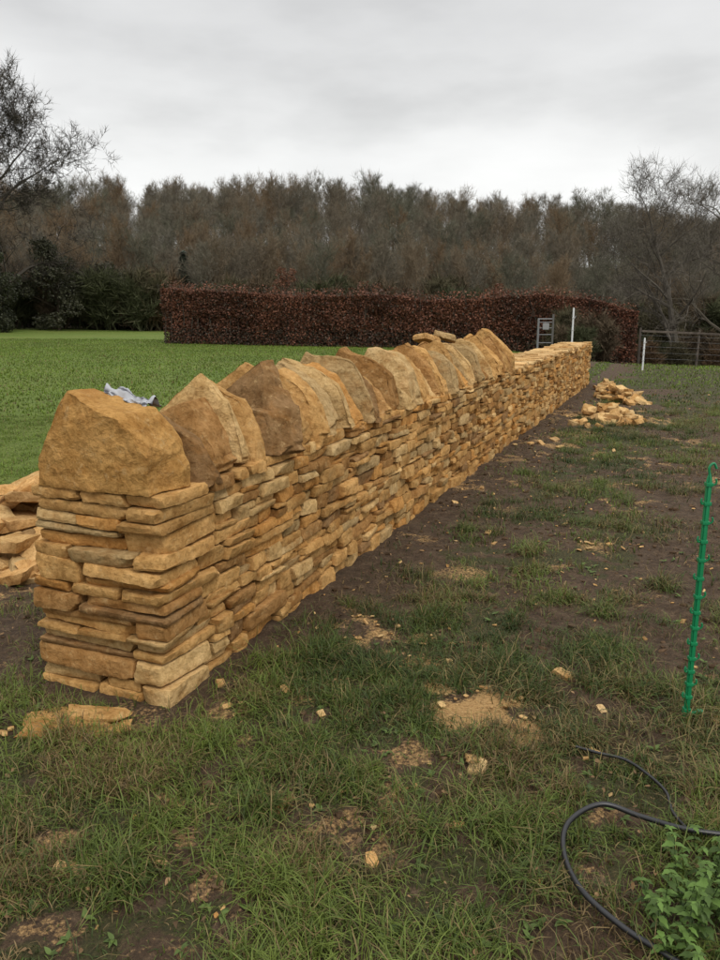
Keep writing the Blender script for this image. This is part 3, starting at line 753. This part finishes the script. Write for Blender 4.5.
def hero(name, x, y, **k):
    ob = new_obj(name, tree_mesh(name, **k), BARK); ob.location = (x, y, float(terrain(np.array([x]), np.array([y]))[0])-.1); return ob
hero('bare_oak_tree', -23.0, 49, H=12.2, seed=11, levels=4, n1=18, n2=8, n3=5, twigs=7, twig_w=.03, twig_l=.6, r0=.38, spread=.6, col=(.070, .061, .050), up=.3, trunk_frac=.12, crook=.22, blen=1.35)
hero('bare_ash_tree', 15.4, 38, H=8.9, seed=24, levels=4, n1=13, n2=7, n3=5, twigs=4, twig_w=.013, twig_l=.5, r0=.2, spread=.52, col=(.105, .092, .074), up=.35, trunk_frac=.12, crook=.2, blen=1.1)
hero('bare_ash_tree', 19.0, 41, H=9.2, seed=29, levels=4, n1=12, n2=7, n3=5, twigs=4, twig_w=.013, twig_l=.5, r0=.2, spread=.5, col=(.12, .105, .08), up=.35, trunk_frac=.15, crook=.2)

def hedge(name, x0, x1, y0, y1, H0, H1, D, n, col, seed):
    rg2 = np.random.default_rng(seed); acc = Acc(); L = math.hypot(x1-x0, y1-y0); dx, dy = (x1-x0)/L, (y1-y0)/L
    Hf = lambda u: H0+(H1-H0)*ss(.62, .95, u/L)
    u_ = rg2.uniform(0, L, n); top = Hf(u_)+.34*(fbm(u_/1.2, u_*0+seed, 3)-.5)+.5*(fbm(u_/4, u_*0, 8)-.5)
    zz = rg2.random(n)**.85; face = rg2.random(n)
    v_ = np.where(face < .55, -D/2+np.abs(rg2.normal(0, .16, n)), np.where(face < .7, D/2-np.abs(rg2.normal(0, .13, n)), rg2.uniform(-D/2, D/2, n)))
    z_ = np.where(face < .7, zz*top, top-np.abs(rg2.normal(0, .12, n)))
    bul = .5*(fbm(u_/.9, z_/.9, seed+4)-.5); v_ = v_+bul*np.sign(v_)
    sp_ = rg2.random(n) < .06; z_ = z_+sp_*rg2.uniform(0, .4, n)*(z_ > top-.4)
    bx = x0+dx*u_-dy*v_; by = y0+dy*u_+dx*v_; bz = terrain(bx, by)+z_
    p = np.stack([bx, by, bz], 1)
    a_ = rg2.normal(0, 1, (n, 3)); a_ /= np.linalg.norm(a_, axis=1)[:, None]; b_ = np.cross(a_, rg2.normal(0, 1, (n, 3))); b_ /= np.linalg.norm(b_, axis=1)[:, None]
    s = .045*rg2.uniform(.6, 1.4, (n, 1))
    V = np.stack([p-a_*s, p+b_*s*.65, p+a_*s, p-b_*s*.65], 1).reshape(-1, 3)
    cl = .30+1.4*fbm(u_/.9, z_/.9, seed+9)
    c = np.array(col)[None, :]*(rg2.uniform(.45, 1.6, n)*cl)[:, None]
    gm_ = (rg2.random(n) < .16+.35*(z_ < .7)); c = np.where(gm_[:, None], np.array([.085, .065, .045])*rg2.uniform(.5, 1.3, (n, 1)), c)
    acc.add(V, np.arange(4*n).reshape(-1, 4), np.repeat(c, 4, 0))
    for k in range(int(L/.4)):
        uu = k*.4+rg2.uniform(-.1, .1)
        for sv in (-D/2+.1, 0):
            sx, sy = x0+dx*uu-dy*sv, y0+dy*uu+dx*sv; z = float(terrain(np.array([sx]), np.array([sy]))[0])
            tube(acc, [(sx, sy, z-.1), (sx+rg2.normal(0, .15), sy, z+H0*.5), (sx+rg2.normal(0, .25), sy, z+H1*.9)], [.025, .018, .006], 4, (.07, .058, .045), False)
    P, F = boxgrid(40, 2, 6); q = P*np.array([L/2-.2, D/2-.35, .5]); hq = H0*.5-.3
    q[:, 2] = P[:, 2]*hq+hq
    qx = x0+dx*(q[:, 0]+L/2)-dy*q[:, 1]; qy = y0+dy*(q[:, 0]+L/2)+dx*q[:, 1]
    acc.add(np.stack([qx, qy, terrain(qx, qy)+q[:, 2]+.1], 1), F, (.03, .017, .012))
    new_obj(name, acc.mesh(name, False), LEAF)
hedge('beech_hedge', -8.9, 12.0, 36.6, 34.6, 2.30, 2.95, 1.5, 150000, (.150, .064, .038), 3)
rgb = np.random.default_rng(44)
for (x, y, H) in ((-3.6, 38.8, 3.6), (.5, 38.8, 3.2), (6.2, 37.4, 2.9), (9.8, 37.4, 3.0)):
    acc = Acc(); cs = []; rs = []
    tube(acc, [(0, 0, 0), (.05, 0, H*.9)], [.06, .02], 6, (.05, .04, .03), False)
    for _ in range(16):
        t = rgb.uniform(.35, .97); a_ = rgb.uniform(0, 6.28); r = .85*(1-.5*t)*rgb.random()**.5; cs.append((r*math.cos(a_), r*math.sin(a_), H*t)); rs.append(rgb.uniform(.2, .36))
    leaves_cloud(acc, cs, rs, 110, .05, lambda n, d: np.array([.16, .072, .040])[None, :]*rgb.uniform(.4, 1.4, (n, 1)), rgb)
    ob = new_obj('beech_tree', acc.mesh('beech_tree', False), LEAF); ob.location = (x, y, float(terrain(np.array([x]), np.array([y]))[0]))

# ------------------------------------------------------------ sky, sun, camera
w = bpy.data.worlds.new('World'); scene.world = w; w.use_nodes = True; nt = w.node_tree; nt.nodes.clear()
out = nd(nt, 'ShaderNodeOutputWorld'); b1 = nd(nt, 'ShaderNodeBackground'); b2 = nd(nt, 'ShaderNodeBackground'); mx = nd(nt, 'ShaderNodeMixShader')
SE, SR = math.radians(52), math.radians(150)
sky = nd(nt, 'ShaderNodeTexSky', sky_type='NISHITA'); sky.sun_disc = False; sky.sun_elevation = SE; sky.sun_rotation = SR
nt.links.new(sky.outputs[0], b1.inputs[0]); b1.inputs[1].default_value = .09
tc = nd(nt, 'ShaderNodeTexCoord').outputs['Generated']; sx = nd(nt, 'ShaderNodeSeparateXYZ'); nt.links.new(tc, sx.inputs[0])
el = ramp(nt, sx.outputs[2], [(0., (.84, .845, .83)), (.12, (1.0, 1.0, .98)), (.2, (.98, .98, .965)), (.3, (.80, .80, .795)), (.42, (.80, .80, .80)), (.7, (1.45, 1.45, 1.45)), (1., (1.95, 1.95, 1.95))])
mp = nd(nt, 'ShaderNodeMapping'); mp.inputs['Scale'].default_value = (1, 1, 3.0); mp.inputs['Location'].default_value = (.3, .1, .2); nt.links.new(tc, mp.inputs[0])
cn = noise(nt, mp.outputs[0], 3.0, 5, .5)
cl = ramp(nt, cn, [(.3, .76), (.5, .96), (.7, 1.08)])
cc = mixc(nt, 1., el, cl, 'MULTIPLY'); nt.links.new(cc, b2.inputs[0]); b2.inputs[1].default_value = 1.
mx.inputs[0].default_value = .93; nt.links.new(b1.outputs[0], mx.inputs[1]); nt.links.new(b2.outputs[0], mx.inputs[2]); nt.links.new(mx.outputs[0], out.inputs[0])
sl = bpy.data.lights.new('sun', 'SUN'); sl.energy = 1.5; sl.angle = math.radians(20); sl.color = (1, .95, .88)
so = bpy.data.objects.new('sun', sl); scene.collection.objects.link(so)
sdv = Vector((math.sin(SR)*math.cos(SE), math.cos(SR)*math.cos(SE), math.sin(SE)))
so.rotation_euler = sdv.to_track_quat('Z', 'Y').to_euler()
cam = bpy.data.cameras.new('camera'); co = bpy.data.objects.new('camera', cam); scene.collection.objects.link(co)
cam.sensor_fit = 'VERTICAL'; cam.sensor_height = 24; cam.lens = 24*776/960; cam.clip_end = 2000; cam.clip_start = .05
co.location = (0, 0, 1.6); co.rotation_euler = (math.radians(90-12.36), 0, 0)
scene.camera = co
